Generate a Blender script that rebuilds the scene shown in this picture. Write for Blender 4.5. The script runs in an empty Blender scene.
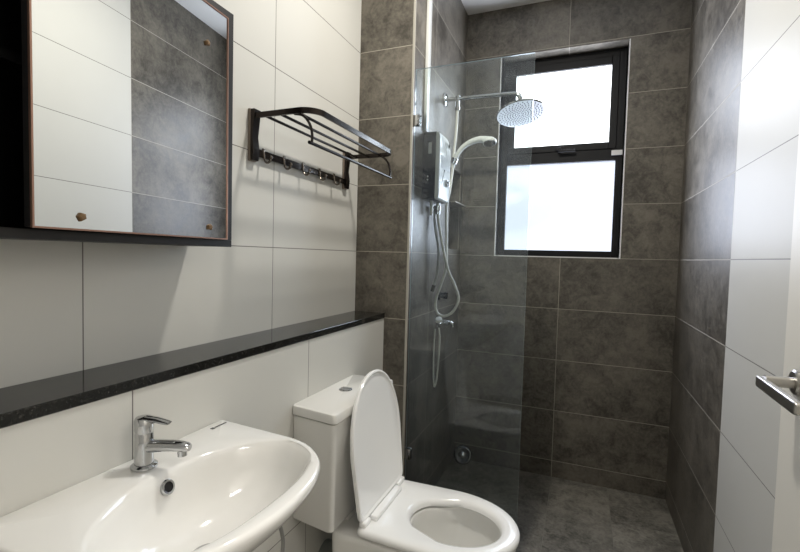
import bpy, bmesh, math, random
from mathutils import Vector, Matrix

random.seed(4)
sc = bpy.context.scene
COL = sc.collection
PI = math.pi

# ------------------------------------------------------------------ camera
EYE = 1.28
cam_data = bpy.data.cameras.new('camera')
cam = bpy.data.objects.new('camera', cam_data)
COL.objects.link(cam)
cam_data.sensor_fit = 'HORIZONTAL'
cam_data.sensor_width = 36.0
cam_data.lens = 445.24 / 800 * 36.0
cam_data.clip_start = 0.02
right = Vector((0.92540230, 0.37808229, 0.02616037))
down = Vector((0.04100763, -0.03127096, -0.99866937))
fwd = Vector((-0.37676114, 0.92524370, -0.04444248))
cam.matrix_world = Matrix(((right.x, -down.x, -fwd.x, 0.0),
                           (right.y, -down.y, -fwd.y, 0.0),
                           (right.z, -down.z, -fwd.z, EYE),
                           (0, 0, 0, 1)))
sc.camera = cam

# ------------------------------------------------------------------ light and exposure
sc.view_settings.view_transform = 'Standard'
sc.view_settings.look = 'None'
sc.view_settings.gamma = 1.0
sc.view_settings.use_curve_mapping = False
sc.view_settings.exposure = 0.16
sc.cycles.use_denoising = True
sc.cycles.max_bounces = 10
sc.cycles.diffuse_bounces = 5
sc.cycles.glossy_bounces = 5
sc.cycles.transparent_max_bounces = 12
sc.cycles.caustics_reflective = False
sc.cycles.caustics_refractive = False

world = bpy.data.worlds.new('world')
sc.world = world
world.use_nodes = True
world.node_tree.nodes['Background'].inputs[0].default_value = (0.75, 0.85, 1.0, 1)
world.node_tree.nodes['Background'].inputs[1].default_value = 0.6


def area(name, loc, target, size, power, color, size_y=None, shape=None):
    d = bpy.data.lights.new(name, 'AREA')
    d.energy = power
    d.color = color
    d.size = size
    if shape:
        d.shape = shape
    if size_y:
        d.shape = 'RECTANGLE'
        d.size_y = size_y
    o = bpy.data.objects.new(name, d)
    COL.objects.link(o)
    o.location = loc
    o.rotation_euler = (Vector(target) - Vector(loc)).to_track_quat('-Z', 'Y').to_euler()
    return o


LAMP = 18.0
HALL = 50.0
PANE_TOP = 3.0
PANE_LOW = 0.92
DAY_TOP = 7.2
DAY_LOW = 8.8
SKY = (0.76, 0.83, 1.0)
area('ceiling_lamp', (-0.27, 1.36, 2.755), (-0.27, 1.36, 0), 0.12, LAMP, (1.0, 0.955, 0.87), shape='DISK')
area('hall_lamp', (1.15, 0.0, 2.70), (1.0, 0.0, 0), 0.6, HALL, (1.0, 0.965, 0.935))
area('daylight_upper', (-0.1515, 2.844, 2.182), (-0.1515, 0.0, 2.182), 0.53, DAY_TOP, SKY, 0.43)
area('daylight_lower', (-0.1515, 2.850, 1.602), (-0.1515, 0.0, 1.602), 0.60, DAY_LOW, SKY, 0.51)


# ------------------------------------------------------------------ materials
def mat(name, color=(0.8, 0.8, 0.8), rough=0.5, metal=0.0, spec=0.5, coat=0.0, trans=0.0, ior=1.45):
    m = bpy.data.materials.new(name)
    m.use_nodes = True
    b = m.node_tree.nodes['Principled BSDF']
    b.inputs['Base Color'].default_value = (*color, 1)
    b.inputs['Roughness'].default_value = rough
    b.inputs['Metallic'].default_value = metal
    b.inputs['Specular IOR Level'].default_value = spec
    b.inputs['Coat Weight'].default_value = coat
    b.inputs['Transmission Weight'].default_value = trans
    b.inputs['IOR'].default_value = ior
    return m


class NG:
    """tiny node-graph helper"""
    def __init__(self, m):
        self.t = m.node_tree
        self.N = self.t.nodes
        self.bsdf = self.N.get('Principled BSDF')

    def math(self, op, a, b=None, c=None, clamp=False):
        n = self.N.new('ShaderNodeMath')
        n.operation = op
        n.use_clamp = clamp
        for i, v in enumerate((a, b, c)):
            if v is None:
                continue
            if isinstance(v, (int, float)):
                n.inputs[i].default_value = v
            else:
                self.t.links.new(v, n.inputs[i])
        return n.outputs[0]

    def link(self, a, b):
        self.t.links.new(a, b)

    def mix(self, f, a, b, mode='MIX'):
        n = self.N.new('ShaderNodeMix')
        n.data_type = 'RGBA'
        n.blend_type = mode
        for sock, v in ((n.inputs[0], f), (n.inputs[6], a), (n.inputs[7], b)):
            if isinstance(v, (int, float)):
                sock.default_value = v
            elif isinstance(v, tuple):
                sock.default_value = (*v, 1)
            else:
                self.link(v, sock)
        return n.outputs[2]

    def noise(self, vec, scale, detail=4, rough=0.55, dist=0.0):
        n = self.N.new('ShaderNodeTexNoise')
        n.inputs['Scale'].default_value = scale
        n.inputs['Detail'].default_value = detail
        n.inputs['Roughness'].default_value = rough
        n.inputs['Distortion'].default_value = dist
        self.link(vec, n.inputs['Vector'])
        return n.outputs['Fac']

    def remap(self, v, a, b, c=0.0, d=1.0):
        n = self.N.new('ShaderNodeMapRange')
        self.link(v, n.inputs[0])
        for i, x in enumerate((a, b, c, d)):
            n.inputs[i + 1].default_value = x
        return n.outputs[0]


def tile_mat(name, xo, yo, dark, grout, gw=0.0022, per=0.6, floor=False, ycut=None,
             rough=(0.36, 0.5), cols=None, spec=0.5):
    """600 x 300 tiles in world coordinates; dark = stone-look, else plain white"""
    m = mat(name)
    g = NG(m)
    geo = g.N.new('ShaderNodeNewGeometry')
    sp = g.N.new('ShaderNodeSeparateXYZ')
    g.link(geo.outputs['Position'], sp.inputs[0])
    sn = g.N.new('ShaderNodeSeparateXYZ')
    g.link(geo.outputs['True Normal'], sn.inputs[0])
    X, Y, Z = sp.outputs
    if floor:
        u = g.math('DIVIDE', g.math('SUBTRACT', Y, yo), per)
        v = g.math('DIVIDE', g.math('SUBTRACT', X, xo), 0.3)
    else:
        isx = g.math('GREATER_THAN', g.math('ABSOLUTE', sn.outputs[0]), 0.5)
        ux = g.math('SUBTRACT', X, xo)
        uy = g.math('SUBTRACT', Y, yo)
        u = g.math('ADD', g.math('MULTIPLY', uy, isx), g.math('MULTIPLY', ux, g.math('SUBTRACT', 1.0, isx)))
        u = g.math('DIVIDE', u, per)
        v = g.math('DIVIDE', g.math('SUBTRACT', Z, 0.098), 0.3)

    def dist(t, p):
        f = g.math('FRACT', t)
        return g.math('MULTIPLY', g.math('MINIMUM', f, g.math('SUBTRACT', 1.0, f)), p)
    dd = g.math('MINIMUM', dist(u, per), dist(v, 0.3))
    line = g.remap(dd, gw * 0.45, gw * 0.6, 1.0, 0.0)
    cell = g.N.new('ShaderNodeCombineXYZ')
    g.link(g.math('FLOOR', u), cell.inputs[0])
    g.link(g.math('FLOOR', v), cell.inputs[1])
    g.link(g.math('MULTIPLY', sn.outputs[0], 3.0), cell.inputs[2])
    wn = g.N.new('ShaderNodeTexWhiteNoise')
    g.link(cell.outputs[0], wn.inputs['Vector'])
    if dark:
        off = g.N.new('ShaderNodeVectorMath')
        off.operation = 'MULTIPLY_ADD'
        g.link(wn.outputs['Color'], off.inputs[0])
        off.inputs[1].default_value = (7, 7, 7)
        g.link(geo.outputs['Position'], off.inputs[2])
        p = off.outputs[0]
        n1 = g.noise(p, 4.5, 8, 0.66, 0.3)
        n2 = g.noise(p, 17.0, 8, 0.70, 0.9)
        n3 = g.noise(p, 75.0, 4, 0.65)
        s = g.math('ADD', g.math('MULTIPLY', n1, 0.42), g.math('MULTIPLY', n2, 0.38))
        s = g.math('ADD', s, g.math('MULTIPLY', n3, 0.20))
        f = g.remap(s, 0.41, 0.59)
        c = cols or ((0.060, 0.053, 0.043), (0.182, 0.164, 0.134))
        col = g.mix(f, c[0], c[1])
        tint = g.mix(g.remap(n1, 0.5, 0.75, 0.0, 0.25), col, (0.15, 0.125, 0.105))
        val = g.remap(wn.outputs['Value'], 0, 1, 0.88, 1.12)
        hs = g.N.new('ShaderNodeHueSaturation')
        g.link(val, hs.inputs['Value'])
        g.link(tint, hs.inputs['Color'])
        base = hs.outputs[0]
        rr = g.remap(n2, 0.3, 0.7, rough[0], rough[1])
        g.link(g.mix(line, base, grout), g.bsdf.inputs['Base Color'])
        g.link(g.math('MAXIMUM', rr, g.math('MULTIPLY', line, 0.8)), g.bsdf.inputs['Roughness'])
        h = g.math('SUBTRACT', g.math('MULTIPLY', n2, 0.25), line)
    else:
        c = cols or (0.60, 0.592, 0.556)
        n1 = g.noise(geo.outputs['Position'], 2.0, 3)
        base = g.mix(g.remap(n1, 0.3, 0.7), c, tuple(x * 0.975 for x in c))
        g.link(g.mix(line, base, grout), g.bsdf.inputs['Base Color'])
        g.bsdf.inputs['Roughness'].default_value = rough[0]
        h = g.math('SUBTRACT', 1.0, line)
    g.bsdf.inputs['Specular IOR Level'].default_value = spec
    bp = g.N.new('ShaderNodeBump')
    bp.inputs['Strength'].default_value = 0.25
    bp.inputs['Distance'].default_value = 0.001
    g.link(h, bp.inputs['Height'])
    g.link(bp.outputs[0], g.bsdf.inputs['Normal'])
    return m


M = {}
M['stone'] = tile_mat('dark_stone_tile', -0.1166, 2.141, True, (0.40, 0.37, 0.31), gw=0.0026)
M['stone_right'] = tile_mat('dark_stone_tile_right', -0.1166, 1.844, True, (0.45, 0.42, 0.37), gw=0.003, per=0.9)
M['stone_floor'] = tile_mat('dark_floor_tile', -0.115, 2.40, True, (0.22, 0.21, 0.18), floor=True,
                            cols=((0.075, 0.070, 0.058), (0.27, 0.255, 0.215)), rough=(0.4, 0.55))
M['white_tile'] = tile_mat('white_wall_tile', 0.472, 0.616, False, (0.16, 0.15, 0.14), gw=0.0026, per=0.623,
                           rough=(0.42, 0.5), spec=0.17)
M['paint'] = mat('white_ceiling_paint', (0.88, 0.87, 0.85), 0.8)
M['hall_paint'] = mat('hall_wall_paint', (0.72, 0.70, 0.66), 0.8)
M['beige_trim'] = mat('beige_edge_trim', (0.40, 0.38, 0.33), 0.35)
M['white_trim'] = mat('white_edge_trim', (0.80, 0.79, 0.78), 0.4)
M['frame'] = mat('charcoal_window_frame', (0.010, 0.010, 0.011), 0.5, spec=0.3)
M['door'] = mat('off_white_door_paint', (0.78, 0.755, 0.69), 0.45)
M['steel'] = mat('brushed_steel', (0.50, 0.48, 0.45), 0.32, 1.0)
M['chrome'] = mat('polished_chrome', (0.52, 0.525, 0.53), 0.10, 1.0)
M['dark_chrome'] = mat('dark_chrome', (0.07, 0.07, 0.073), 0.25, 1.0)
M['ceramic'] = mat('white_glazed_ceramic', (0.77, 0.76, 0.73), 0.10, 0, 0.5, 0.3)
M['seat'] = mat('white_seat_plastic', (0.90, 0.90, 0.89), 0.16, 0, 0.5)
M['cabinet'] = mat('black_cabinet_board', (0.012, 0.011, 0.011), 0.45)
M['cabinet_dark'] = mat('black_cabinet_inside', (0.004, 0.004, 0.004), 0.8, spec=0.1)
M['copper'] = mat('copper_edge_strip', (0.34, 0.20, 0.15), 0.35, 0.8)
M['mirror'] = mat('mirror_glass', (0.86, 0.88, 0.87), 0.0, 1.0)
M['brown_pad'] = mat('brown_corner_pad', (0.16, 0.09, 0.035), 0.6)
M['bronze'] = mat('dark_bronze_metal', (0.030, 0.024, 0.021), 0.22, 0.8)
M['bronze_side'] = mat('brown_bronze_plate', (0.22, 0.175, 0.14), 0.45, 0.0)
M['hook'] = mat('bronze_hook_metal', (0.20, 0.17, 0.145), 0.22, 1.0)
M['white_plastic'] = mat('white_plastic', (0.76, 0.77, 0.74), 0.25)
M['gray_print'] = mat('grey_front_print', (0.24, 0.25, 0.23), 0.35)
M['black_plastic'] = mat('black_gloss_plastic', (0.005, 0.0055, 0.005), 0.30, spec=0.2)
M['hose_white'] = mat('white_vinyl_hose', (0.72, 0.71, 0.66), 0.35)
M['hose_grey'] = mat('grey_braided_hose', (0.30, 0.30, 0.29), 0.35, 0.6)
M['rubber'] = mat('dark_rubber', (0.03, 0.03, 0.03), 0.6)
M['black'] = mat('black_hole', (0.01, 0.01, 0.01), 0.7)
M['print'] = mat('dark_printed_mark', (0.06, 0.06, 0.06), 0.5)
M['water'] = mat('toilet_water', (0.55, 0.56, 0.52), 0.03)
M['nozzle_rubber'] = mat('grey_nozzle_rubber', (0.16, 0.18, 0.21), 0.5)
M['nozzle'] = mat('pale_nozzle_plate', (0.80, 0.83, 0.88), 0.35)


def granite():
    m = mat('black_granite', (0.02, 0.02, 0.02), 0.16)
    g = NG(m)
    geo = g.N.new('ShaderNodeNewGeometry')
    n1 = g.noise(geo.outputs['Position'], 230.0, 3, 0.7)
    n2 = g.noise(geo.outputs['Position'], 90.0, 4, 0.7)
    f = g.math('MULTIPLY', g.remap(n1, 0.55, 0.72), g.remap(n2, 0.4, 0.7))
    g.link(g.mix(f, (0.011, 0.011, 0.010), (0.13, 0.125, 0.115)), g.bsdf.inputs['Base Color'])
    g.link(g.remap(n1, 0.3, 0.7, 0.05, 0.11), g.bsdf.inputs['Roughness'])
    return m


M['granite'] = granite()


def pane_mat(name, color, strength, dip):
    """frosted pane lit by the daylight outside"""
    m = mat(name, (0.8, 0.85, 0.9), 0.6)
    g = NG(m)
    geo = g.N.new('ShaderNodeNewGeometry')
    n1 = g.noise(geo.outputs['Position'], 160.0, 2, 0.6)
    n2 = g.noise(geo.outputs['Position'], 7.0, 4, 0.6)
    f = g.math('MULTIPLY', g.remap(n1, 0.42, 0.66), g.remap(n2, 0.35, 0.65))
    c = g.mix(f, color, tuple(x * dip for x in color))
    g.link(c, g.bsdf.inputs['Emission Color'])
    g.bsdf.inputs['Emission Strength'].default_value = strength
    return m


M['pane_top'] = pane_mat('bright_frosted_pane', (0.95, 0.98, 1.0), PANE_TOP, 0.97)
M['pane_low'] = pane_mat('frosted_textured_pane', (0.76, 0.83, 1.0), PANE_LOW, 0.88)


def glass():
    m = bpy.data.materials.new('clear_shower_glass')
    m.use_nodes = True
    t = m.node_tree
    t.nodes.clear()
    g = NG(m)
    out = g.N.new('ShaderNodeOutputMaterial')
    tr = g.N.new('ShaderNodeBsdfTransparent')
    tr.inputs[0].default_value = (0.93, 0.965, 0.955, 1)
    gl = g.N.new('ShaderNodeBsdfGlossy')
    gl.inputs['Roughness'].default_value = 0.02
    fr = g.N.new('ShaderNodeFresnel')
    fr.inputs['IOR'].default_value = 1.46
    mx = g.N.new('ShaderNodeMixShader')
    g.link(fr.outputs[0], mx.inputs[0])
    g.link(tr.outputs[0], mx.inputs[1])
    g.link(gl.outputs[0], mx.inputs[2])
    # dried water film and droplets on the pane
    geo = g.N.new('ShaderNodeNewGeometry')
    vo = g.N.new('ShaderNodeTexVoronoi')
    vo.inputs['Scale'].default_value = 75.0
    g.link(geo.outputs['Position'], vo.inputs['Vector'])
    drop = g.remap(vo.outputs['Distance'], 0.10, 0.22, 1.0, 0.0)
    n2 = g.noise(geo.outputs['Position'], 9.0, 3)
    sp = g.N.new('ShaderNodeSeparateXYZ')
    g.link(geo.outputs['Position'], sp.inputs[0])
    hi = g.remap(sp.outputs[2], 1.6, 2.05)
    mask = g.math('MULTIPLY', g.math('MULTIPLY', drop, g.remap(n2, 0.48, 0.6)), hi)
    film = g.math('ADD', g.math('MULTIPLY', mask, 0.30), g.remap(n2, 0.3, 0.7, 0.014, 0.036))
    df = g.N.new('ShaderNodeBsdfDiffuse')
    df.inputs[0].default_value = (0.75, 0.78, 0.80, 1)
    tl = g.N.new('ShaderNodeBsdfTranslucent')
    tl.inputs[0].default_value = (0.75, 0.78, 0.80, 1)
    ms = g.N.new('ShaderNodeMixShader')
    ms.inputs[0].default_value = 0.5
    g.link(df.outputs[0], ms.inputs[1])
    g.link(tl.outputs[0], ms.inputs[2])
    m2 = g.N.new('ShaderNodeMixShader')
    g.link(film, m2.inputs[0])
    g.link(mx.outputs[0], m2.inputs[1])
    g.link(ms.outputs[0], m2.inputs[2])
    g.link(m2.outputs[0], out.inputs[0])
    return m


M['glass'] = glass()
M['glass_edge'] = mat('green_glass_edge', (0.50, 0.60, 0.58), 0.15)

# ------------------------------------------------------------------ mesh helpers
ORI = {}


def V(*a):
    return Vector(a)


def box(bm, a, b, bevel=0.0, seg=2):
    r = bmesh.ops.create_cube(bm, size=1.0)
    vs = r['verts']
    a, b = Vector(a), Vector(b)
    c, s = (a + b) / 2, b - a
    for v in vs:
        v.co = Vector((v.co.x * s.x, v.co.y * s.y, v.co.z * s.z)) + c
    if bevel > 0:
        es = list({e for v in vs for e in v.link_edges})
        bmesh.ops.bevel(bm, geom=es, offset=bevel, segments=seg, profile=0.5, affect='EDGES')
    return bm


def rings(bm, rs, cap0=True, cap1=True, closed=True):
    """skin a list of rings with the same vertex count"""
    vr = [[bm.verts.new(p) for p in r] for r in rs]
    n = len(vr[0])
    for a, b in zip(vr, vr[1:]):
        for i in range(n if closed else n - 1):
            j = (i + 1) % n
            bm.faces.new((a[i], a[j], b[j], b[i]))
    if cap0:
        bm.faces.new(list(reversed(vr[0])))
    if cap1:
        bm.faces.new(vr[-1])
    return vr


def frame_axes(d, ref=None):
    d = d.normalized()
    if ref is None:
        ref = V(0, 0, 1) if abs(d.z) < 0.9 else V(1, 0, 0)
    x = ref.cross(d).normalized()
    return x, d.cross(x).normalized()


def lathe(bm, prof, origin, axis, n=32):
    """prof: list of (radius, distance along axis)"""
    d = Vector(axis).normalized()
    x, y = frame_axes(d)
    o = Vector(origin)
    rs = []
    for r, h in prof:
        rs.append([o + d * h + (x * math.cos(2 * PI * i / n) + y * math.sin(2 * PI * i / n)) * max(r, 1e-4) for i in range(n)])
    rings(bm, rs)
    return bm


def catmull(pts, k=8):
    P = [Vector(p) for p in pts]
    P = [P[0] * 2 - P[1]] + P + [P[-1] * 2 - P[-2]]
    out = []
    for i in range(1, len(P) - 2):
        a, b, c, d = P[i - 1:i + 3]
        for j in range(k):
            t = j / k
            out.append(0.5 * (2 * b + (c - a) * t + (2 * a - 5 * b + 4 * c - d) * t * t + (3 * b - a - 3 * c + d) * t ** 3))
    out.append(P[-2])
    return out


def tube(bm, pts, r, n=12, smooth=True, k=8, sx=1.0, sy=1.0, ref=None):
    P = catmull(pts, k) if smooth else [Vector(p) for p in pts]
    rf = r if callable(r) else (lambda t: r)
    rs = []
    x = None
    for i, p in enumerate(P):
        d = (P[min(i + 1, len(P) - 1)] - P[max(i - 1, 0)]).normalized()
        if x is None:
            x, y = frame_axes(d, ref)
        else:
            x = (x - d * x.dot(d)).normalized()
            y = d.cross(x)
        rr = rf(i / (len(P) - 1))
        rs.append([p + (x * math.cos(2 * PI * j / n) * sx + y * math.sin(2 * PI * j / n) * sy) * rr for j in range(n)])
    rings(bm, rs)
    return bm


def rectsweep(bm, pts, w, h, up=V(0, 0, 1)):
    """rectangular bar w (across) x h (along up) swept along points"""
    P = [Vector(p) for p in pts]
    rs = []
    for i, p in enumerate(P):
        d = (P[min(i + 1, len(P) - 1)] - P[max(i - 1, 0)]).normalized()
        s = d.cross(up).normalized()
        rs.append([p + s * w / 2 + up * h / 2, p - s * w / 2 + up * h / 2, p - s * w / 2 - up * h / 2, p + s * w / 2 - up * h / 2])
    rings(bm, rs)
    return bm


def round_poly(pts, r, seg=6):
    """2-D polygon with rounded corners"""
    out = []
    n = len(pts)
    rr = r if isinstance(r, (list, tuple)) else [r] * n
    for i in range(n):
        p0, p1, p2 = Vector(pts[i - 1]), Vector(pts[i]), Vector(pts[(i + 1) % n])
        if rr[i] <= 0:
            out.append(tuple(p1))
            continue
        a = p1 + (p0 - p1).normalized() * rr[i]
        b = p1 + (p2 - p1).normalized() * rr[i]
        for k in range(seg + 1):
            t = k / seg
            q = a * (1 - t) ** 2 + p1 * 2 * t * (1 - t) + b * t * t
            out.append(tuple(q))
    return out


def finish(bm, name, m, parent=None, origin=None, angle=35, smooth=True):
    o_w = Vector(origin) if origin is not None else (ORI[parent.name] if parent is not None else V(0, 0, 0))
    bmesh.ops.recalc_face_normals(bm, faces=bm.faces)
    for v in bm.verts:
        v.co -= o_w
    me = bpy.data.meshes.new(name)
    bm.to_mesh(me)
    bm.free()
    for mm in (m if isinstance(m, (list, tuple)) else [m]):
        me.materials.append(mm)
    if smooth:
        for p in me.polygons:
            p.use_smooth = True
        me.set_sharp_from_angle(angle=math.radians(angle))
    o = bpy.data.objects.new(name, me)
    COL.objects.link(o)
    ORI[o.name] = o_w
    if parent is not None:
        o.parent = parent
        o.location = o_w - ORI[parent.name]
    else:
        o.location = o_w
    return o


def struct(name, bm, m, parent=None, origin=None, smooth=False):
    o = finish(bm, name, m, parent, origin, smooth=smooth)
    if parent is None:
        o['kind'] = 'structure'
    return o


def thing(name, label, cat, loc, group=None):
    o = bpy.data.objects.new(name, None)
    COL.objects.link(o)
    o.empty_display_size = 0.05
    o.location = loc
    ORI[o.name] = Vector(loc)
    return tag(o, label, cat, group)


def tag(o, label, cat, group=None):
    o['label'] = label
    o['category'] = cat
    if group:
        o['group'] = group
    return o


def B():
    return bmesh.new()


# ------------------------------------------------------------------ room shell
XL, XF, XP, XR = -0.973, -0.823, -0.71, 0.472      # left wall, boxed-in wall, shower side wall, right wall
YP, YB, YF = 1.841, 2.741, -0.45                   # pilaster face, back wall, front wall
ZC = 2.77
ZS = 0.998                                         # top of the boxed-in wall

struct('floor', box(B(), (-1.3, -1.2, -0.1), (2.0, 3.0, 0)), M['stone_floor'])
struct('ceiling', box(B(), (-1.3, -1.2, ZC), (2.0, 3.0, ZC + 0.1)), M['paint'])
struct('wall_left', box(B(), (XL - 0.12, YF, 0), (XL, YP, ZC)), M['white_tile'])
struct('wall_left_lower', box(B(), (XL, YF, 0), (XF, YP, ZS)), M['white_tile'])
struct('wall_front', box(B(), (XL - 0.12, YF - 0.1, 0), (XR + 0.1, YF, ZC)), M['white_tile'])

# shower side wall, with the recessed niche near the corner
NY0, NY1, NZ0, NZ1, ND = 2.46, 2.705, 1.33, 1.795, 0.085
bm = B()
box(bm, (XL - 0.12, YP, 0), (XP, NY0, ZC))
box(bm, (XL - 0.12, NY1, 0), (XP, YB + 0.2, ZC))
box(bm, (XL - 0.12, NY0, 0), (XP, NY1, NZ0))
box(bm, (XL - 0.12, NY0, NZ1), (XP, NY1, ZC))
box(bm, (XL - 0.12, NY0, NZ0), (XP - ND, NY1, NZ1))
struct('wall_shower_left', bm, M['stone'])

# back wall round the window opening
WX0, WX1, WZ0, WZ1 = -0.493, 0.190, 1.302, 2.487
bm = B()
box(bm, (XP, YB, 0), (WX0, YB + 0.2, ZC))
box(bm, (WX1, YB, 0), (XR + 0.1, YB + 0.2, ZC))
box(bm, (WX0, YB, 0), (WX1, YB + 0.2, WZ0))
box(bm, (WX0, YB, WZ1), (WX1, YB + 0.2, ZC))
struct('wall_back', bm, M['stone'])

struct('wall_shower_right', box(B(), (XR, 1.844, 0), (XR + 0.1, YB, ZC)), M['stone_right'])
bm = B()
DY0, DY1, DZ = -0.40, 0.42, 2.06
box(bm, (XR, YF, 0), (XR + 0.1, DY0, ZC))
box(bm, (XR, DY1, 0), (XR + 0.1, 1.844, ZC))
box(bm, (XR, DY0, DZ), (XR + 0.1, DY1, ZC))
struct('wall_right', bm, M['white_tile'])
bm = B()
box(bm, (1.70, -1.1, 0), (1.80, 1.1, ZC))
box(bm, (XR + 0.1, -1.1, 0), (1.70, -1.0, ZC))
box(bm, (XR + 0.1, 1.0, 0), (1.70, 1.1, ZC))
struct('wall_hall', bm, M['hall_paint'])

# trims
struct('trim_1', box(B(), (XP - 0.008, YP - 0.003, 0), (XP + 0.002, YP + 0.006, ZC), 0.001), M['beige_trim'])
bm = B()
e = 0.006
box(bm, (WX0 - e, YB - 0.003, WZ0 - e), (WX0, YB + 0.10, WZ1))
box(bm, (WX1, YB - 0.003, WZ0 - e), (WX1 + e, YB + 0.10, WZ1))
box(bm, (WX0, YB - 0.003, WZ0 - e), (WX1, YB + 0.10, WZ0))
struct('trim_2', bm, M['white_trim'])
bm = B()
jw = 0.05
box(bm, (XR - 0.012, DY0 - jw, 0), (XR, DY0, DZ + jw))
box(bm, (XR - 0.012, DY0, DZ), (XR, DY1, DZ + jw))
struct('trim_3', bm, M['door'])


# ------------------------------------------------------------------ window
def rect_frame(bm, x0, x1, z0, z1, wl, wr, wb, wt, y0, y1, bev=0.002):
    box(bm, (x0, y0, z0), (x0 + wl, y1, z1), bev)
    box(bm, (x1 - wr, y0, z0), (x1, y1, z1), bev)
    box(bm, (x0 + wl, y0, z0), (x1 - wr, y1, z0 + wb), bev)
    box(bm, (x0 + wl, y0, z1 - wt), (x1 - wr, y1, z1), bev)


WY = YB + 0.095
bm = B()
ZT = 1.905                                          # transom
rect_frame(bm, WX0 + 0.001, WX1 - 0.001, WZ0 + 0.001, WZ1 - 0.001, 0.036, 0.036, 0.036, 0.040, WY, WY + 0.06)
box(bm, (WX0 + 0.037, WY, ZT - 0.045), (WX1 - 0.037, WY + 0.06, ZT + 0.02), 0.002)
win = struct('window_1', bm, M['frame'], origin=(-0.15, WY, WZ0), smooth=False)
bm = B()
rect_frame(bm, WX0 + 0.037, WX1 - 0.037, ZT + 0.02, WZ1 - 0.041, 0.040, 0.040, 0.040, 0.045, WY - 0.006, WY + 0.04, 0.003)
struct('awning_sash', bm, M['frame'], win)
struct('upper_pane', box(B(), (WX0 + 0.075, WY + 0.012, ZT + 0.055), (WX1 - 0.075, WY + 0.020, WZ1 - 0.084)), M['pane_top'], win)
struct('lower_pane', box(B(), (WX0 + 0.034, WY + 0.022, WZ0 + 0.034), (WX1 - 0.034, WY + 0.030, ZT - 0.042)), M['pane_low'], win)
bm = B()
box(bm, (-0.175, WY - 0.016, ZT + 0.028), (-0.125, WY - 0.006, ZT + 0.048), 0.002)
box(bm, (-0.160, WY - 0.034, ZT + 0.020), (-0.142, WY - 0.014, ZT + 0.040), 0.003)
box(bm, (-0.155, WY - 0.038, ZT + 0.010), (-0.060, WY - 0.026, ZT + 0.024), 0.003)
struct('window_handle', bm, M['frame'], win)
struct('window_clip', box(B(), (0.130, WY - 0.014, 1.886), (0.188, WY - 0.0065, 1.914), 0.002), M['white_trim'], win)

# ------------------------------------------------------------------ door leaf, folded back against the right wall
bm = box(B(), (0.424, 0.430, 0.008), (0.462, 1.232, 2.045), 0.0015)
door = struct('door_1', bm, M['door'], origin=(0.462, 0.43, 0))
bm = B()
lathe(bm, [(0.026, 0), (0.026, 0.006), (0.022, 0.009)], (0.424, 1.157, 1.040), (-1, 0, 0), 28)
lathe(bm, [(0.0115, 0), (0.0115, 0.05)], (0.418, 1.157, 1.038), (-1, 0, 0), 20)
prof = round_poly([(-0.007, -0.0125), (0.007, -0.0125), (0.007, 0.0125), (-0.007, 0.0125)], 0.005, 4)
rs = []
for y, s in ((1.172, 0.80), (1.1715, 0.95), (1.168, 1.0), (1.0, 1.0), (0.990, 0.97), (0.983, 0.85), (0.980, 0.6)):
    rs.append([V(0.364 + px * s, y, 1.032 + (1.172 - y) * -0.02 + pz * s) for px, pz in prof])
rings(bm, rs)
struct('door_handle', bm, M['steel'], door, smooth=True)
bm = B()
for z in (0.25, 1.05, 1.85):
    lathe(bm, [(0.006, 0), (0.006, 0.09)], (0.467, 0.425, z), (0, 0, 1), 12)
struct('door_hinge', bm, M['steel'], door, smooth=True)

# ------------------------------------------------------------------ granite ledge
bm = box(B(), (XL + 0.0005, YF + 0.001, ZS + 0.0003), (XF + 0.004, YP - 0.0005, 1.0205), 0.0015)
tag(finish(bm, 'stone_ledge', M['granite'], origin=(-0.9, 0.7, ZS), smooth=False),
    'long black granite ledge on top of the low white tiled wall', 'ledge')

# ------------------------------------------------------------------ mirror cabinet
CX = -0.825
cy0, cy1, cz0, cz1 = 0.372, 0.887, 1.292, 1.868
cab = thing('mirror_cabinet', 'black wall cabinet with a mirror door standing slightly ajar', 'cabinet', (XL, 0.63, cz0))
bm = B()
tb = 0.017
box(bm, (XL + 0.0005, cy0, cz0), (CX, cy1, cz0 + tb), 0.001)
box(bm, (XL + 0.0005, cy0, cz1 - tb), (CX, cy1, cz1), 0.001)
box(bm, (XL + 0.0005, cy0, cz0 + tb), (CX, cy0 + tb, cz1 - tb), 0.001)
box(bm, (XL + 0.0005, cy1 - tb, cz0 + tb), (CX, cy1, cz1 - tb), 0.001)
finish(bm, 'carcass', M['cabinet'], cab, smooth=False)
finish(box(B(), (XL + 0.001, cy0 + tb, cz0 + tb), (XL + 0.009, cy1 - tb, cz1 - tb)), 'back_panel', M['cabinet_dark'], cab)
finish(box(B(), (XL + 0.010, cy0 + tb + 0.001, 1.575), (CX - 0.03, cy1 - tb - 0.001, 1.590)), 'inner_shelf', M['cabinet_dark'], cab)
# the door: built closed in the plane x = DXF, then swung open about its far edge
DXF = -0.822
hy = cy1 - tb - 0.0015
dy0, dz0, dz1 = cy0 + tb + 0.036, cz0 + tb + 0.0005, cz1 - tb - 0.0005
hinge = V(DXF - 0.004, hy, dz0)
bd = box(B(), (DXF - 0.018, dy0 + 0.0003, dz0 + 0.001), (DXF - 0.003, hy - 0.001, dz1 - 0.001), 0.001)
cdoor = finish(bd, 'cabinet_door', M['cabinet'], cab, origin=hinge, smooth=False)
bm = B()
q = 0.003
box(bm, (DXF - 0.0035, dy0, dz0), (DXF + 0.002, dy0 + q, dz1))
box(bm, (DXF - 0.0035, hy - q, dz0), (DXF + 0.002, hy, dz1))
box(bm, (DXF - 0.0035, dy0 + q, dz0), (DXF + 0.002, hy - q, dz0 + q))
box(bm, (DXF - 0.0035, dy0 + q, dz1 - q), (DXF + 0.002, hy - q, dz1))
finish(bm, 'copper_strip', M['copper'], cdoor)
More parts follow.
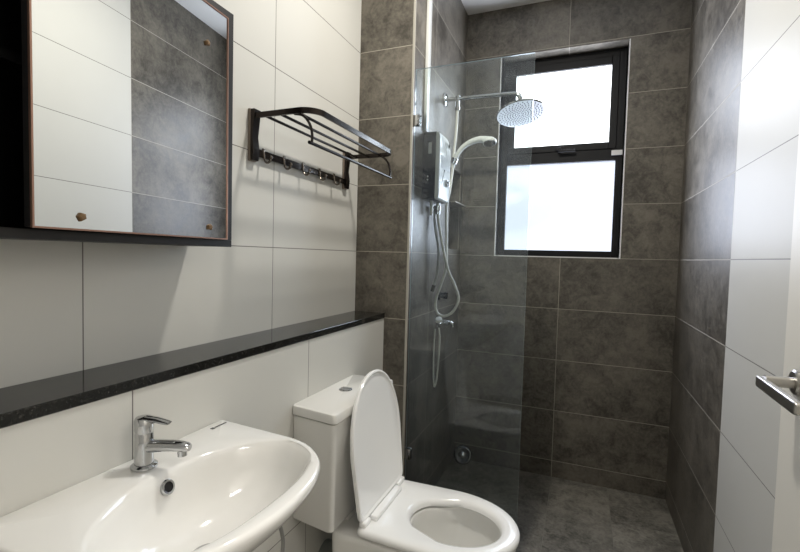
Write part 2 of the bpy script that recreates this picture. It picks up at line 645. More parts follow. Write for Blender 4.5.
finish(box(B(), (DXF - 0.0028, dy0 + q, dz0 + q), (DXF, hy - q, dz1 - q)), 'mirror_pane', M['mirror'], cdoor)
for yy, zz, rot in ((0.502, 1.333, 0.6), (0.806, 1.337, 0.1), (0.797, 1.759, 0.35)):
    bm = B()
    pts = [(-0.006, -0.005), (0.004, -0.006), (0.0075, 0.001), (0.002, 0.0065), (-0.005, 0.004)]
    cr, sr = math.cos(rot), math.sin(rot)
    rs = []
    for x, s in ((DXF, 1.0), (DXF + 0.004, 0.95), (DXF + 0.006, 0.55)):
        rs.append([V(x, yy + (a * cr - b * sr) * s * 1.1, zz + (a * sr + b * cr) * s * 1.1) for a, b in pts])
    rings(bm, rs)
    finish(bm, 'corner_pad', M['brown_pad'], cdoor, smooth=False)
cdoor.rotation_euler = (0, math.radians(-0.33), math.radians(3.7))

# ------------------------------------------------------------------ towel rack
rk = thing('towel_rack', 'dark bronze towel rack with a row of hooks on the white tiled wall', 'towel rack', (XL, 1.42, 1.57))
RZ = 1.702
for y in (1.125, 1.712):
    bm = B()
    pr_ = round_poly([(1.566, 0.006), (1.566, 0.022), (1.600, 0.026), (1.640, 0.020), (1.690, 0.026), (1.722, 0.030), (1.722, 0.004), (1.566, 0.004)], 0.004, 3)
    rings(bm, [[V(XL + d - 0.0035, y + s, z) for z, d in pr_] for s in (-0.014, 0.014)])
    br = finish(bm, 'bracket', M['bronze'], rk)
    finish(box(B(), (XL + 0.0005, y - 0.0155, 1.564), (XL + 0.010, y + 0.0155, 1.724), 0.002), 'wall_plate', M['bronze_side'], br)
ya, yb_, xfr, rad = 1.118, 1.718, -0.738, 0.055
path = [V(XL + 0.022, ya, RZ)]
for k in range(9):
    a = PI / 2 * k / 8
    path.append(V(xfr - rad + rad * math.sin(a), ya + rad - rad * math.cos(a), RZ))
for k in range(9):
    a = PI / 2 * k / 8
    path.append(V(xfr - rad + rad * math.cos(a), yb_ - rad + rad * math.sin(a), RZ))
path.append(V(XL + 0.022, yb_, RZ))
finish(rectsweep(B(), path, 0.006, 0.017), 'rack_frame', M['bronze'], rk)
for x in (-0.918, -0.862, -0.802):
    finish(tube(B(), [V(x, ya + 0.001, RZ - 0.002), V(x, yb_ - 0.001, RZ - 0.002)], 0.0048, 12, False), 'rail', M['bronze'], rk)
for y in (ya + 0.012, yb_ - 0.012):
    p = [V(-0.815, y, RZ - 0.004), V(-0.785, y, RZ - 0.012), V(-0.763, y, RZ - 0.035), V(-0.752, y, RZ - 0.065), V(-0.752, y, 1.606)]
    finish(tube(B(), p, 0.0042, 10), 'rail_bracket', M['bronze'], rk)
finish(tube(B(), [V(-0.752, ya - 0.002, 1.606), V(-0.752, yb_ + 0.002, 1.606)], 0.0052, 12, False), 'towel_bar', M['bronze'], rk)
finish(box(B(), (XL + 0.008, 1.135, 1.583), (XL + 0.016, 1.702, 1.606), 0.0015), 'hook_bar', M['bronze'], rk)
for y in (1.165, 1.270, 1.382, 1.493, 1.602):
    bm = B()
    p = [V(XL + 0.018, y, 1.600), V(XL + 0.019, y, 1.584), V(XL + 0.022, y, 1.573), V(XL + 0.031, y, 1.566), V(XL + 0.041, y, 1.570), V(XL + 0.045, y, 1.580)]
    tube(bm, p, 0.0034, 10)
    box(bm, (XL + 0.014, y - 0.006, 1.585), (XL + 0.019, y + 0.006, 1.612), 0.002)
    lathe(bm, [(0.0, 0), (0.0048, 0.002), (0.0055, 0.005), (0.0045, 0.009), (0.0, 0.011)], (XL + 0.0447, y, 1.577), (0.2, 0, 1), 12)
    finish(bm, 'hook', M['hook'], rk)

# ------------------------------------------------------------------ wash basin
SY = 0.600
sx0 = XF + 0.0005
half = [(sx0, 0.256), (-0.74, 0.251), (-0.665, 0.246), (-0.592, 0.240), (-0.537, 0.221), (-0.488, 0.181), (-0.459, 0.132), (-0.443, 0.075), (-0.436, 0.0)]


def smooth_half(h, first):
    P = [Vector((a, b)) for a, b in h]
    full = P + [Vector((a.x, -a.y)) for a in reversed(P[:-1])]
    pts = catmull([V(p.x, p.y, 0) for p in full], 8)
    return [(p.x, SY + p.y) for p in pts]


outline = smooth_half(half, 0)
ctr = Vector((-0.605, SY))


def ray_hit(poly, ang):
    d = Vector((math.cos(ang), math.sin(ang)))
    best = None
    n = len(poly)
    for i in range(n):
        a, b = Vector(poly[i]), Vector(poly[(i + 1) % n])
        ex, ey = b - a, None
        den = d.x * ex.y - d.y * ex.x
        if abs(den) < 1e-12:
            continue
        w = a - ctr
        t = (w.x * ex.y - w.y * ex.x) / den
        s = (w.x * d.y - w.y * d.x) / den
        if t > 0 and -1e-6 <= s <= 1 + 1e-6 and (best is None or t < best):
            best = t
    return best


cang = [math.atan2(0.256 * s, sx0 - ctr.x) % (2 * PI) for s in (1, -1)]
angs = sorted([2 * PI * i / 144 for i in range(144)] + cang)
OUT = [ray_hit(outline, a) for a in angs]
inner = [(-0.722, 0.0), (-0.720, 0.040), (-0.709, 0.088), (-0.690, 0.130), (-0.668, 0.165), (-0.640, 0.194), (-0.605, 0.212), (-0.560, 0.209), (-0.515, 0.181), (-0.490, 0.134), (-0.476, 0.075), (-0.472, 0.0)]
ip = [V(a, b, 0) for a, b in inner] + [V(a, -b, 0) for a, b in reversed(inner[1:-1])]
ip = catmull(ip + [ip[0]], 6)
INN = [ray_hit([(p.x, SY + p.y) for p in ip], a) for a in angs]


def sring(fn, z):
    r = []
    for a, o, i in zip(angs, OUT, INN):
        rr = fn(o, i)
        x = ctr.x + math.cos(a) * rr
        r.append(V(max(x, sx0), ctr.y + math.sin(a) * rr, z(x) if callable(z) else z))
    return r


def shrink(o, k, a):
    return o * k


ZR = 0.860
basin_thing = thing('wash_basin', 'white ceramic wash basin under the granite ledge with chrome tap', 'basin', (XF, SY, 0.70))
bm = B()


def under(k, z):
    """outer skin below the rim; it draws in toward the wall"""
    r = []
    for a, o in zip(angs, OUT):
        x = ctr.x + math.cos(a) * o
        y = math.sin(a) * o
        x2 = sx0 + (x - sx0) * k
        y2 = y * (0.30 + 0.70 * k)
        r.append(V(max(x2, sx0), SY + y2, z))
    return r


R_ = []
for k, z in ((0.34, 0.660), (0.46, 0.670), (0.60, 0.700), (0.73, 0.735), (0.85, 0.775), (0.93, 0.806), (0.975, 0.828), (0.995, 0.842)):
    R_.append(under(k, z))
R_.append(sring(lambda o, i: o, ZR - 0.010))
R_.append(sring(lambda o, i: o - 0.0012, ZR - 0.005))
R_.append(sring(lambda o, i: o - 0.004, ZR - 0.0015))
R_.append(sring(lambda o, i: o - 0.008, ZR))
R_.append(sring(lambda o, i: i + (o - 0.008 - i) * 0.35, ZR))
R_.append(sring(lambda o, i: i + 0.006, ZR - 0.001))
R_.append(sring(lambda o, i: i + 0.001, ZR - 0.004))
R_.append(sring(lambda o, i: i - 0.004, ZR - 0.012))
for k, z in ((0.945, 0.835), (0.90, 0.810), (0.84, 0.785), (0.74, 0.762), (0.60, 0.746), (0.42, 0.736), (0.26, 0.731), (0.105, 0.728)):
    R_.append(sring(lambda o, i, k=k: i * k, z))
R_.append(sring(lambda o, i: 0.021, 0.727))
rings(bm, R_, True, True)
basin = finish(bm, 'basin_bowl', M['ceramic'], basin_thing, angle=50)
bm = B()
lathe(bm, [(0.031, 0), (0.033, 0.002), (0.031, 0.005), (0.024, 0.006), (0.021, 0.004), (0.020, 0.004)], (ctr.x, SY, 0.7275), (0, 0, 1), 32)
lathe(bm, [(0.019, 0), (0.019, 0.010), (0.016, 0.013), (0.0, 0.014)], (ctr.x, SY, 0.7275), (0, 0, 1), 32)
finish(bm, 'drain_plug', M['chrome'], basin_thing)
# overflow hole in the back slope of the bowl
ofo = V(-0.7135, SY + 0.004, 0.829)
ofd = V(1.0, 0.0, 0.42)
ov = finish(lathe(B(), [(0.0145, -0.004), (0.0145, 0.0035), (0.0125, 0.006), (0.0095, 0.0055), (0.0090, 0.002), (0.0090, -0.003)], ofo, ofd, 28), 'overflow_ring', M['chrome'], basin_thing)
finish(lathe(B(), [(0.0092, -0.002), (0.0092, 0.0022)], ofo, ofd, 24), 'overflow_hole', M['black'], ov)
# small printed maker's mark on the deck: a dot and a broken dark line
bm = B()
box(bm, (-0.7990, 0.794, ZR + 0.0002), (-0.7900, 0.803, ZR + 0.0006))
for i in range(7):
    y = 0.806 + i * 0.0052
    box(bm, (-0.7970, y, ZR + 0.0002), (-0.7920, y + 0.0040, ZR + 0.0006))
finish(bm, 'printed_mark', M['print'], basin_thing, smooth=False)

# ------------------------------------------------------------------ tap
TX, TY = -0.766, 0.597
tp = thing('basin_tap', 'chrome single lever mixer tap standing on the white basin', 'tap', (TX, TY, ZR))
finish(lathe(B(), [(0.0215, 0), (0.0235, 0.002), (0.0235, 0.006), (0.020, 0.009), (0.017, 0.010)], (TX, TY, ZR), (0, 0, 1), 36), 'base_ring', M['chrome'], tp)
finish(lathe(B(), [(0.017, 0), (0.0168, 0.03), (0.0165, 0.058), (0.0158, 0.060), (0.0158, 0.062), (0.0168, 0.064), (0.0172, 0.080), (0.0165, 0.084), (0.012, 0.086), (0.0, 0.087)], (TX, TY, ZR + 0.009), (0, 0, 1), 36), 'tap_body', M['chrome'], tp)
sd = V(1.0, 0.38, 0).normalized()


def bar(bm, o, d, secs, up=V(0, 0, 1), n=18):
    """oval sections along d: (distance, height, half width, half height)"""
    side = d.cross(up).normalized()
    rings(bm, [[V(*o) + d * t + up * h + side * (w * math.cos(2 * PI * j / n)) + up * (hh * math.sin(2 * PI * j / n)) for j in range(n)] for t, h, w, hh in secs])


bm = B()
bar(bm, (TX, TY, ZR), sd, [(0.006, 0.042, 0.014, 0.0135), (0.03, 0.044, 0.0135, 0.0115), (0.055, 0.045, 0.0130, 0.0105), (0.074, 0.044, 0.0130, 0.0100), (0.084, 0.043, 0.0120, 0.0085), (0.089, 0.042, 0.009, 0.006)])
sp_ = finish(bm, 'spout', M['chrome'], tp)
bm = B()
lathe(bm, [(0.0085, 0), (0.0085, 0.012), (0.007, 0.013)], V(TX, TY, ZR + 0.038) + sd * 0.074, (0.1, 0, -1), 20)
finish(bm, 'aerator', M['chrome'], sp_)
bm = B()
lathe(bm, [(0.0175, 0), (0.0178, 0.008), (0.015, 0.013), (0.0, 0.015)], (TX, TY, ZR + 0.085), (0.05, 0.02, 1), 32)
bar(bm, (TX, TY, ZR), sd, [(0.004, 0.097, 0.014, 0.0042), (0.025, 0.094, 0.0120, 0.0033), (0.040, 0.0905, 0.0115, 0.0026), (0.049, 0.0885, 0.0095, 0.002)])
finish(bm, 'lever_handle', M['chrome'], tp)

# ------------------------------------------------------------------ toilet
TC = 1.362
wc = thing('toilet', 'white close-coupled toilet with its lid raised beside the glass screen', 'toilet', (-0.5, TC, 0))


def plan(xr0, xf, hw, hwr, x1, z, n=28, rr=0.03):
    """D-shaped plan: straight back at xr0, half ellipse to xf"""
    pts = []
    for i in range(n + 1):
        a = -PI / 2 + PI * i / n
        pts.append((x1 + (xf - x1) * math.cos(a), hw * math.sin(a)))
    rest = round_poly([(x1, hw), (xr0, hwr), (xr0, -hwr), (x1, -hw)], [0, rr, rr, 0], 6)
    rest = rest[1:-1]
    k = len(rest) // 2
    a, b = rest[k - 1], rest[k]
    mid = [(a[0] + (b[0] - a[0]) * t / 14, a[1] + (b[1] - a[1]) * t / 14) for t in range(1, 14)]
    pts += rest[:k] + mid + rest[k:]
    return [V(x, TC + y, z) for x, y in pts]


def shape(x0, x1, hw0, hw1, xb, z, rr=0.03, n=28):
    return plan(x0, x1, hw0, hw1, xb, z, n, rr)


# pan
bm = B()
R_ = [shape(-0.700, -0.27, 0.125, 0.125, -0.42, 0.0),
      shape(-0.700, -0.26, 0.128, 0.130, -0.42, 0.04),
      shape(-0.700, -0.22, 0.140, 0.150, -0.41, 0.16),
      shape(-0.700, -0.18, 0.160, 0.165, -0.40, 0.27),
      shape(-0.700, -0.157, 0.172, 0.176, -0.385, 0.35),
      shape(-0.700, -0.150, 0.178, 0.178, -0.38, 0.395),
      shape(-0.698, -0.152, 0.176, 0.176, -0.38, 0.407),
      shape(-0.692, -0.158, 0.170, 0.170, -0.38, 0.412)]


def oval(cx, a, b, z, N):
    """same vertex count and start as plan()"""
    base = shape(-0.700, -0.150, 0.178, 0.178, -0.38, z)
    out = []
    for p in base:
        th = math.atan2((p.y - TC) / b, (p.x - cx) / a)
        out.append(V(cx + a * math.cos(th), TC + b * math.sin(th), z))
    return out


N_ = len(R_[0])
R_ += [oval(-0.335, 0.150, 0.128, 0.412, N_), oval(-0.335, 0.146, 0.124, 0.405, N_), oval(-0.335, 0.148, 0.126, 0.370, N_),
       oval(-0.345, 0.130, 0.108, 0.320, N_), oval(-0.36, 0.100, 0.082, 0.265, N_), oval(-0.37, 0.075, 0.062, 0.235, N_), oval(-0.38, 0.05, 0.04, 0.18, N_)]
rings(bm, R_, True, True)
pan = finish(bm, 'toilet_pan', M['ceramic'], wc, angle=50)
finish(lathe(B(), [(0.083, 0), (0.083, 0.001)], (-0.365, TC, 0.258), (0, 0, 1), 32), 'water', M['water'], pan)
finish(lathe(B(), [(0.052, 0), (0.052, 0.135)], (-0.690, TC, 0.19), (-1, 0, 0), 28), 'outlet_pipe', M['gray_print'], wc)

# cistern and its cover
bm = B()


def cist(grow, z, xb=None):
    pts = [(XF + 0.001, TC - 0.198 - grow), (-0.666 + grow, TC - 0.220 - grow), (-0.666 + grow, TC + 0.200 + grow), (XF + 0.001, TC + 0.190 + grow)]
    r = round_poly(pts, [0.004, 0.016, 0.016, 0.004], 6)
    return [V(x, y, z) for x, y in r]


rings(bm, [cist(-0.005, 0.431), cist(0.0, 0.437), cist(0.006, 0.770)])
# foot that joins the cistern to the pan
box(bm, (-0.760, TC - 0.10, 0.405), (-0.672, TC + 0.10, 0.440), 0.004)
finish(bm, 'cistern', M['ceramic'], wc, angle=40)
bm = B()
rings(bm, [cist(0.008, 0.7735), cist(0.012, 0.776), cist(0.012, 0.797), cist(0.010, 0.8025), cist(0.004, 0.8055)])
lidc = finish(bm, 'cistern_cover', M['ceramic'], wc, angle=40)
bm = B()
lathe(bm, [(0.0235, -0.002), (0.0235, 0.002), (0.021, 0.0035), (0.0205, 0.003)], (-0.752, TC + 0.004, 0.8055), (0, 0, 1), 32)
box(bm, (-0.7695, TC - 0.013, 0.8083), (-0.7345, TC + 0.0025, 0.8105), 0.001)
box(bm, (-0.7695, TC + 0.0055, 0.8083), (-0.7345, TC + 0.021, 0.8105), 0.001)
finish(bm, 'flush_button', M['chrome'], lidc)

# seat ring
bm = B()
SX0, SX1 = -0.612, -0.140
R_ = [shape(SX0 + 0.004, SX1 - 0.006, 0.180, 0.172, -0.375, 0.4165),
      shape(SX0, SX1 - 0.001, 0.185, 0.177, -0.375, 0.421),
      shape(SX0, SX1, 0.186, 0.178, -0.375, 0.431),
      shape(SX0 + 0.003, SX1 - 0.004, 0.182, 0.174, -0.375, 0.4385),
      shape(SX0 + 0.012, SX1 - 0.013, 0.173, 0.165, -0.375, 0.4425)]
base = shape(-0.700, -0.150, 0.178, 0.178, -0.38, 0)
ovs = []
for k, (a, b, z) in enumerate(((0.162, 0.134, 0.4415), (0.152, 0.124, 0.437), (0.147, 0.118, 0.430), (0.145, 0.116, 0.420), (0.148, 0.119, 0.4165))):
    ring = []
    for p in R_[2]:
        th = math.atan2((p.y - TC) / b, (p.x + 0.343) / a)
        ring.append(V(-0.343 + a * math.cos(th), TC + b * math.sin(th), z))
    ovs.append(ring)
R_ += ovs
vr = rings(bm, R_, False, False)
n = len(vr[0])
for i in range(n):
    j = (i + 1) % n
    bm.faces.new((vr[-1][i], vr[-1][j], vr[0][j], vr[0][i]))
finish(bm, 'seat', M['seat'], wc, angle=50)
bm = B()
box(bm, (-0.590, TC - 0.116, 0.4405), (-0.563, TC + 0.094, 0.4585), 0.006, 3)
box(bm, (-0.604, TC - 0.165, 0.440), (-0.580, TC - 0.122, 0.458), 0.006, 3)
box(bm, (-0.604, TC + 0.104, 0.440), (-0.580, TC + 0.165, 0.458), 0.006, 3)
finish(bm, 'seat_hinge', M['seat'], wc)

# raised lid, leaning back against the cistern
bm = B()
LB, LT = V(-0.594, TC, 0.452), V(-0.642, TC - 0.004, 0.889)
up = (LT - LB).normalized()
LL = (LT - LB).length
outw = V(up.z, 0, -up.x)


def lid_ring(s, depth):
    pts = []
    hb, hw = 0.173, 0.187
    n = 30
    vx = 0.20
    for i in range(n + 1):
        a = PI * i / n
        e_ = 0.97
        c_, s_ = math.cos(a), math.sin(a)
        pts.append((math.copysign(abs(c_) ** e_, c_) * (hw - s), vx + (abs(s_) ** e_) * (LL - vx - s)))
    pts += round_poly([(-hw + s, vx), (-hb + s, 0.0 + s), (hb - s, 0.0 + s), (hw - s, vx)], [0, 0.03, 0.03, 0], 6)[1:-1]
    return [LB + up * v + V(0, 1, 0) * u + outw * depth for u, v in pts]


rings(bm, [lid_ring(0.030, -0.015), lid_ring(0.010, -0.013), lid_ring(0.002, -0.008), lid_ring(0.0, 0.0), lid_ring(0.002, 0.004),
           lid_ring(0.007, 0.005), lid_ring(0.010, 0.003), lid_ring(0.013, 0.0)])
finish(bm, 'lid', M['seat'], wc, angle=40)

# supply hose beside the pan, under the basin
bm = B()
tube(bm, [V(-0.8225, 1.03, 0.33), V(-0.78, 1.02, 0.345), V(-0.752, 1.010, 0.41), V(-0.752, 1.018, 0.475), V(-0.765, 0.99, 0.55), V(-0.785, 0.88, 0.615), V(-0.79, 0.74, 0.650), V(-0.79, 0.70, 0.670)], 0.0055, 12)
tag(finish(bm, 'supply_hose', M['hose_grey'], origin=(-0.82, 1.03, 0.33)),
    'thin grey flexible hose under the basin next to the toilet cistern', 'hose')

# ------------------------------------------------------------------ shower screen
gs = thing('shower_screen', 'tall clear glass screen between the toilet and the shower', 'glass screen', (-0.455, 1.860, 0))
gx0, gx1, gy0, gy1, gz = -0.7055, -0.205, 1.856, 1.864, 2.098
bm = box(B(), (gx0, gy0, 0.0), (gx1, gy1, gz))
for f in bm.faces:
    f.normal_update()
    f.material_index = 0 if abs(f.normal.y) > 0.5 else 1
finish(bm, 'glass_pane', [M['glass'], M['glass_edge']], gs, smooth=False)
for z in (1.877, 0.386):
    bm = B()
    box(bm, (XP + 0.0005, 1.850, z - 0.024), (-0.680, 1.8555, z + 0.024), 0.002)
    box(bm, (XP + 0.0005, 1.8645, z - 0.024), (-0.680, 1.870, z + 0.024), 0.002)
    lathe(bm, [(0.006, 0), (0.005, 0.003)], (-0.69, 1.850, z), (0, -1, 0), 16)
    finish(bm, 'wall_clamp', M['chrome'], gs)

# ------------------------------------------------------------------ shower fittings
bm = box(B(), (XP + 0.0003, 1.985, 1.866), (XP + 0.014, 2.025, ZC - 0.0005), 0.0015)
tag(finish(bm, 'cable_conduit', M['white_plastic'], origin=(XP, 2.0, 1.866)),
    'white vertical cable conduit running from the ceiling to the water heater', 'conduit')

wh = thing('water_heater', 'white and black electric instant water heater on the shower wall', 'water heater', (XP, 2.1, 1.55))
hy0, hy1 = 1.985, 2.190


def panel(bm, pts, x_list, r):
    """(y, z) outline rounded, swept through (x, inset) steps"""
    rp = round_poly(pts, r, 6)
    cyy = sum(p[0] for p in rp) / len(rp)
    czz = sum(p[1] for p in rp) / len(rp)
    hh = max(abs(p[1] - czz) for p in rp)
    ww = max(abs(p[0] - cyy) for p in rp)
    rings(bm, [[V(x, cyy + (y - cyy) * (1 - s / ww), czz + (z - czz) * (1 - s / hh)) for y, z in rp] for x, s in x_list])


body_pts = [(hy0, 1.550), (hy1, 1.550), (hy1, 1.835), (hy1 - 0.05, 1.862), (hy0, 1.862)]
bm = B()
panel(bm, body_pts, [(XP + 0.0005, 0.002), (XP + 0.003, 0), (XP + 0.062, 0), (XP + 0.064, 0.001)], [0.012, 0.02, 0.03, 0.03, 0.012])
hb = finish(bm, 'heater_body', M['black_plastic'], wh)
bm = B()
panel(bm, body_pts, [(XP + 0.064, 0.0), (XP + 0.069, 0.001), (XP + 0.076, 0.006), (XP + 0.080, 0.016)], [0.012, 0.03, 0.04, 0.04, 0.012])
hf = finish(bm, 'front_cover', M['white_plastic'], wh)
# grey printed band with a white hook shape, and the control knob
xc = XP + 0.0802
bm = B()
gp = round_poly([(2.015, 1.700), (2.165, 1.700), (2.165, 1.800), (2.128, 1.835), (2.078, 1.835), (2.108, 1.790), (2.098, 1.760), (2.015, 1.762)], 0.012, 4)
rings(bm, [[V(x, y, z) for y, z in gp] for x in (xc - 0.0006, xc + 0.0006)])
finish(bm, 'printed_band', M['gray_print'], hf, smooth=False)
bm = B()
lathe(bm, [(0.018, 0), (0.017, 0.010), (0.014, 0.012), (0, 0.0122)], (xc - 0.001, 2.118, 1.640), (1, 0, 0), 28)
box(bm, (xc + 0.010, 2.114, 1.624), (xc + 0.016, 2.122, 1.656), 0.0015)
finish(bm, 'control_knob', M['chrome'], hf)
finish(box(B(), (XP + 0.028, hy0 - 0.0008, 1.760), (XP + 0.044, hy0 + 0.0004, 1.812)), 'side_label', M['white_plastic'], hb, smooth=False)
for z in (1.640, 1.655):
    finish(lathe(B(), [(0.004, -0.001), (0.004, 0.0015), (0.003, 0.002)], (XP + 0.028, hy0, z), (0, -1, 0), 14), 'screw_cap', M['white_plastic'], hb)
bm = B()
lathe(bm, [(0.010, 0), (0.010, 0.016), (0.014, 0.017), (0.014, 0.040), (0.011, 0.042), (0.011, 0.060)], (XP + 0.040, 2.12, 1.551), (0, 0, -1), 20)
box(bm, (XP + 0.020, 2.11, 1.515), (XP + 0.034, 2.13, 1.533), 0.003)
finish(bm, 'outlet_fitting', M['chrome'], wh)
bm = B()
lathe(bm, [(0.008, 0), (0.008, 0.07)], (XP + 0.030, 2.045, 1.551), (0, 0, -1), 16)
finish(bm, 'inlet_pipe', M['white_plastic'], wh)

# rain shower
AZ, AY = 2.112, 2.302
rs_ = thing('rain_shower', 'round chrome rain shower head on a long wall arm in front of the window', 'shower head', (XP, AY, AZ))
finish(lathe(B(), [(0.034, 0.0003), (0.034, 0.008), (0.030, 0.013), (0.014, 0.016)], (XP, AY, AZ), (1, 0, 0), 32), 'wall_flange', M['chrome'], rs_)
bm = B()
tube(bm, [V(XP + 0.008, AY, AZ), V(-0.60, AY, AZ - 0.001), V(-0.45, AY, AZ - 0.004), V(-0.355, AY, AZ - 0.006), V(-0.327, AY, AZ - 0.014), V(-0.315, AY, AZ - 0.042), V(-0.312, AY, AZ - 0.082)], 0.011, 16, k=6)
finish(bm, 'shower_arm', M['chrome'], rs_)
hn = V(0.17, -0.22, -1.0).normalized()
hc = V(-0.313, AY, 2.006)
hd = finish(lathe(B(), [(0.011, -0.040), (0.016, -0.034), (0.018, -0.024), (0.014, -0.018), (0.030, -0.012), (0.085, -0.006), (0.116, -0.004), (0.120, 0.0), (0.119, 0.004), (0.116, 0.005)], hc, hn, 64), 'head_disc', M['chrome'], rs_)
fp = finish(lathe(B(), [(0.115, 0.0045), (0.115, 0.0058)], hc, hn, 64), 'nozzle_plate', M['nozzle'], hd)
bm = B()
hx, hyv = frame_axes(hn)
for ring_i in range(1, 9):
    rr = 0.0128 * ring_i
    cnt = ring_i * 6 if ring_i < 5 else 30
    for j in range(cnt):
        a = 2 * PI * (j + 0.5 * (ring_i % 2)) / cnt
        p = hc + hn * 0.0058 + (hx * math.cos(a) + hyv * math.sin(a)) * rr
        lathe(bm, [(0.0034, 0), (0.0026, 0.0025)], p, hn, 6)
finish(bm, 'nozzles', M['nozzle_rubber'], hd, smooth=False)
bm = B()
lathe(bm, [(0.012, -0.013), (0.012, 0.0), (0.0105, 0.004), (0.0105, 0.045), (0.013, 0.046), (0.013, 0.060)], (-0.637, AY, AZ), (0, 0, -1), 20)
finish(bm, 'diverter', M['chrome'], rs_)

# hoses
bm = B()
tube(bm, [V(-0.637, 2.302, 2.055), V(-0.640, 2.302, 1.95), V(-0.646, 2.292, 1.829), V(-0.647, 2.272, 1.718), V(-0.652, 2.250, 1.62), V(-0.658, 2.225, 1.534), V(-0.646, 2.205, 1.369), V(-0.643, 2.200, 1.226), V(-0.667, 2.200, 1.142), V(-0.692, 2.200, 1.058), V(-0.684, 2.200, 0.996), V(-0.646, 2.200, 0.978), V(-0.599, 2.200, 1.005), V(-0.572, 2.200, 1.071), V(-0.593, 2.195, 1.141), V(-0.627, 2.185, 1.216), V(-0.649, 2.165, 1.318), V(-0.668, 2.140, 1.44), V(-0.670, 2.121, 1.493)], 0.0072, 14, k=8)
tag(finish(bm, 'shower_hose', M['hose_white'], origin=(-0.637, 2.302, 2.05)),
    'white shower hose hanging in a long loop below the rain shower arm', 'hose')
bm = B()
tube(bm, [V(-0.690, 2.128, 1.530), V(-0.686, 2.132, 1.434), V(-0.664, 2.134, 1.316), V(-0.668, 2.130, 1.20), V(-0.682, 2.126, 1.135)], 0.0068, 14)
gh = finish(bm, 'outlet_hose', M['hose_grey'], origin=(-0.69, 2.128, 1.53))
tag(gh, 'short grey hose hanging below the water heater with a dark end cap', 'hose')
finish(tube(B(), [V(-0.681, 2.126, 1.140), V(-0.689, 2.124, 1.108)], 0.0095, 16, False), 'end_cap', M['rubber'], gh)
bm = B()
tube(bm, [V(-0.697, 2.215, 0.905), V(-0.700, 2.215, 0.796), V(-0.696, 2.21, 0.665), V(-0.688, 2.205, 0.603), V(-0.678, 2.21, 0.645), V(-0.671, 2.215, 0.773), V(-0.672, 2.222, 0.86), V(-0.678, 2.225, 0.910)], 0.0045, 12)
tag(finish(bm, 'bidet_hose', M['hose_white'], origin=(-0.69, 2.215, 0.9)),
    'thin pale hose hanging in a narrow loop below the lower shower valve', 'hose')

# hand shower in its holder on the wall
hs = thing('hand_shower', 'white curved hand shower head held beside the water heater', 'hand shower', (-0.64, 2.28, 1.76))
bm = B()
tube(bm, [V(-0.650, 2.283, 1.752), V(-0.633, 2.281, 1.800), V(-0.602, 2.28, 1.846), V(-0.560, 2.28, 1.874), V(-0.510, 2.28, 1.886), V(-0.465, 2.28, 1.880)], lambda t: 0.0115 + 0.008 * t * t, 18, k=8)
finish(bm, 'handle', M['white_plastic'], hs)
bm = B()
lathe(bm, [(0.012, -0.020), (0.026, -0.014), (0.034, -0.004), (0.035, 0.004), (0.033, 0.010)], (-0.458, 2.28, 1.872), (0.10, -0.28, -1), 32)
hh_ = finish(bm, 'spray_head', M['white_plastic'], hs)
finish(lathe(B(), [(0.030, 0.0095), (0.029, 0.0125), (0.0, 0.013)], (-0.458, 2.28, 1.872), (0.10, -0.28, -1), 32), 'spray_face', M['chrome'], hh_)
ho = thing('shower_holder', 'small chrome holder on the shower wall gripping the hand shower', 'holder', (XP, 2.283, 1.79))
bm = B()
lathe(bm, [(0.018, 0.0003), (0.018, 0.006), (0.010, 0.010), (0.009, 0.048)], (XP, 2.283, 1.785), (1, 0, 0), 24)
finish(bm, 'holder_arm', M['chrome'], ho)
lat = B()
lathe(lat, [(0.0125, -0.014), (0.0165, -0.014), (0.0175, 0.014), (0.0135, 0.014)], (-0.640, 2.2815, 1.785), (0.30, 0, 1), 24)
finish(lat, 'holder_ring', M['chrome'], ho)

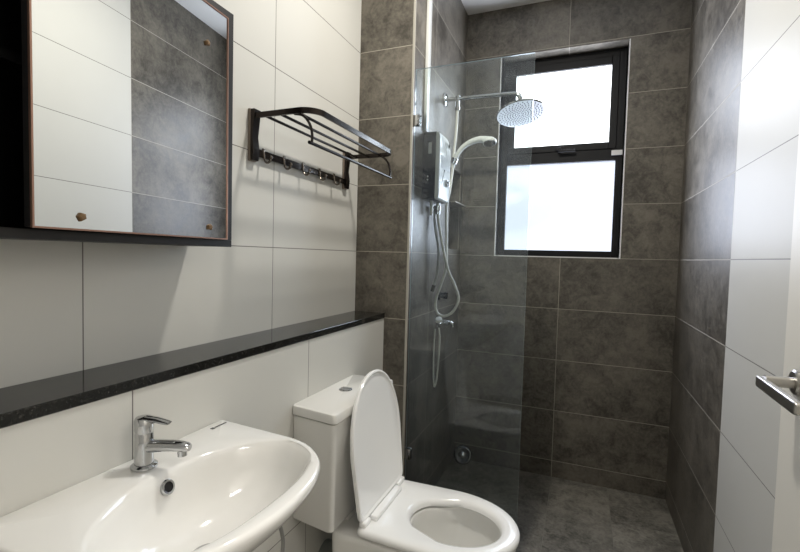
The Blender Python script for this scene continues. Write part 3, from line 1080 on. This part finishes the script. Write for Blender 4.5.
# two valves
v1 = thing('stop_valve', 'dark chrome stop valve inside the white hose loop', 'valve', (XP, 2.305, 1.075))
finish(lathe(B(), [(0.026, 0.0003), (0.026, 0.005), (0.016, 0.009), (0.013, 0.030)], (XP, 2.305, 1.075), (1, 0, 0), 28), 'valve_body', M['dark_chrome'], v1)
bm = B()
lathe(bm, [(0.017, 0.029), (0.018, 0.033), (0.017, 0.048), (0.0, 0.050)], (XP, 2.305, 1.075), (1, 0, 0), 24)
box(bm, (XP + 0.034, 2.255, 1.068), (XP + 0.046, 2.305, 1.082), 0.004)
finish(bm, 'valve_handle', M['dark_chrome'], v1)
v2 = thing('angle_tap', 'chrome bib tap with a pale round handle low on the shower wall', 'tap', (XP, 2.30, 0.93))
bm = B()
lathe(bm, [(0.024, 0.0003), (0.024, 0.005), (0.013, 0.009), (0.013, 0.040), (0.015, 0.042), (0.015, 0.062), (0.010, 0.066)], (XP, 2.30, 0.93), (1, 0, 0), 24)
tube(bm, [V(XP + 0.05, 2.30, 0.932), V(XP + 0.068, 2.305, 0.933), V(XP + 0.080, 2.307, 0.926), V(XP + 0.083, 2.308, 0.908)], 0.0085, 14)
tube(bm, [V(XP + 0.030, 2.30, 0.93), V(XP + 0.030, 2.25, 0.93), V(XP + 0.025, 2.222, 0.918)], 0.0085, 14)
finish(bm, 'tap_body', M['chrome'], v2)
finish(lathe(B(), [(0.009, 0), (0.018, 0.012), (0.020, 0.018), (0.017, 0.028), (0.0, 0.030)], (XP + 0.030, 2.225, 0.938), (0.15, -0.5, 0.75), 24), 'tap_handle', M['white_plastic'], v2)

# shelf in the recess
bm = box(B(), (XP - ND + 0.0005, NY0 + 0.0005, 1.592), (XP + 0.035, NY1 - 0.0005, 1.602), 0.001)
tag(finish(bm, 'niche_shelf', M['stone'], origin=(XP, 2.58, 1.592), smooth=False),
    'dark stone shelf in the shower wall recess by the back corner', 'shelf')

# made-up round chrome disc, its domed cap shaped to give a bright spot
dc = thing('bright_spot_disc', 'small round chrome disc, a stand-in for a bright spot, leaning low in the back corner of the shower', 'disc', (-0.64, 2.68, 0))
dd_ = V(0.18, -0.9, 0.40).normalized()
dcn = V(-0.640, 2.685, 0.052)
finish(lathe(B(), [(0.048, -0.006), (0.054, -0.005), (0.056, 0.0), (0.053, 0.004), (0.045, 0.005), (0.040, 0.002), (0.0, 0.002)], dcn, dd_, 40), 'disc_plate', M['dark_chrome'], dc)
finish(lathe(B(), [(0.026, 0.002), (0.025, 0.010), (0.020, 0.017), (0.011, 0.022), (0.0, 0.0235)], dcn, dd_, 28), 'centre_cap', M['chrome'], dc)

# ceiling lamp fitting
cl = thing('ceiling_light', 'round white flush downlight in the ceiling above the toilet', 'lamp', (-0.27, 1.36, ZC))
finish(lathe(B(), [(0.085, -0.0003), (0.085, 0.010), (0.070, 0.014), (0.066, 0.011)], (-0.27, 1.36, ZC), (0, 0, -1), 40), 'lamp_ring', M['paint'], cl)
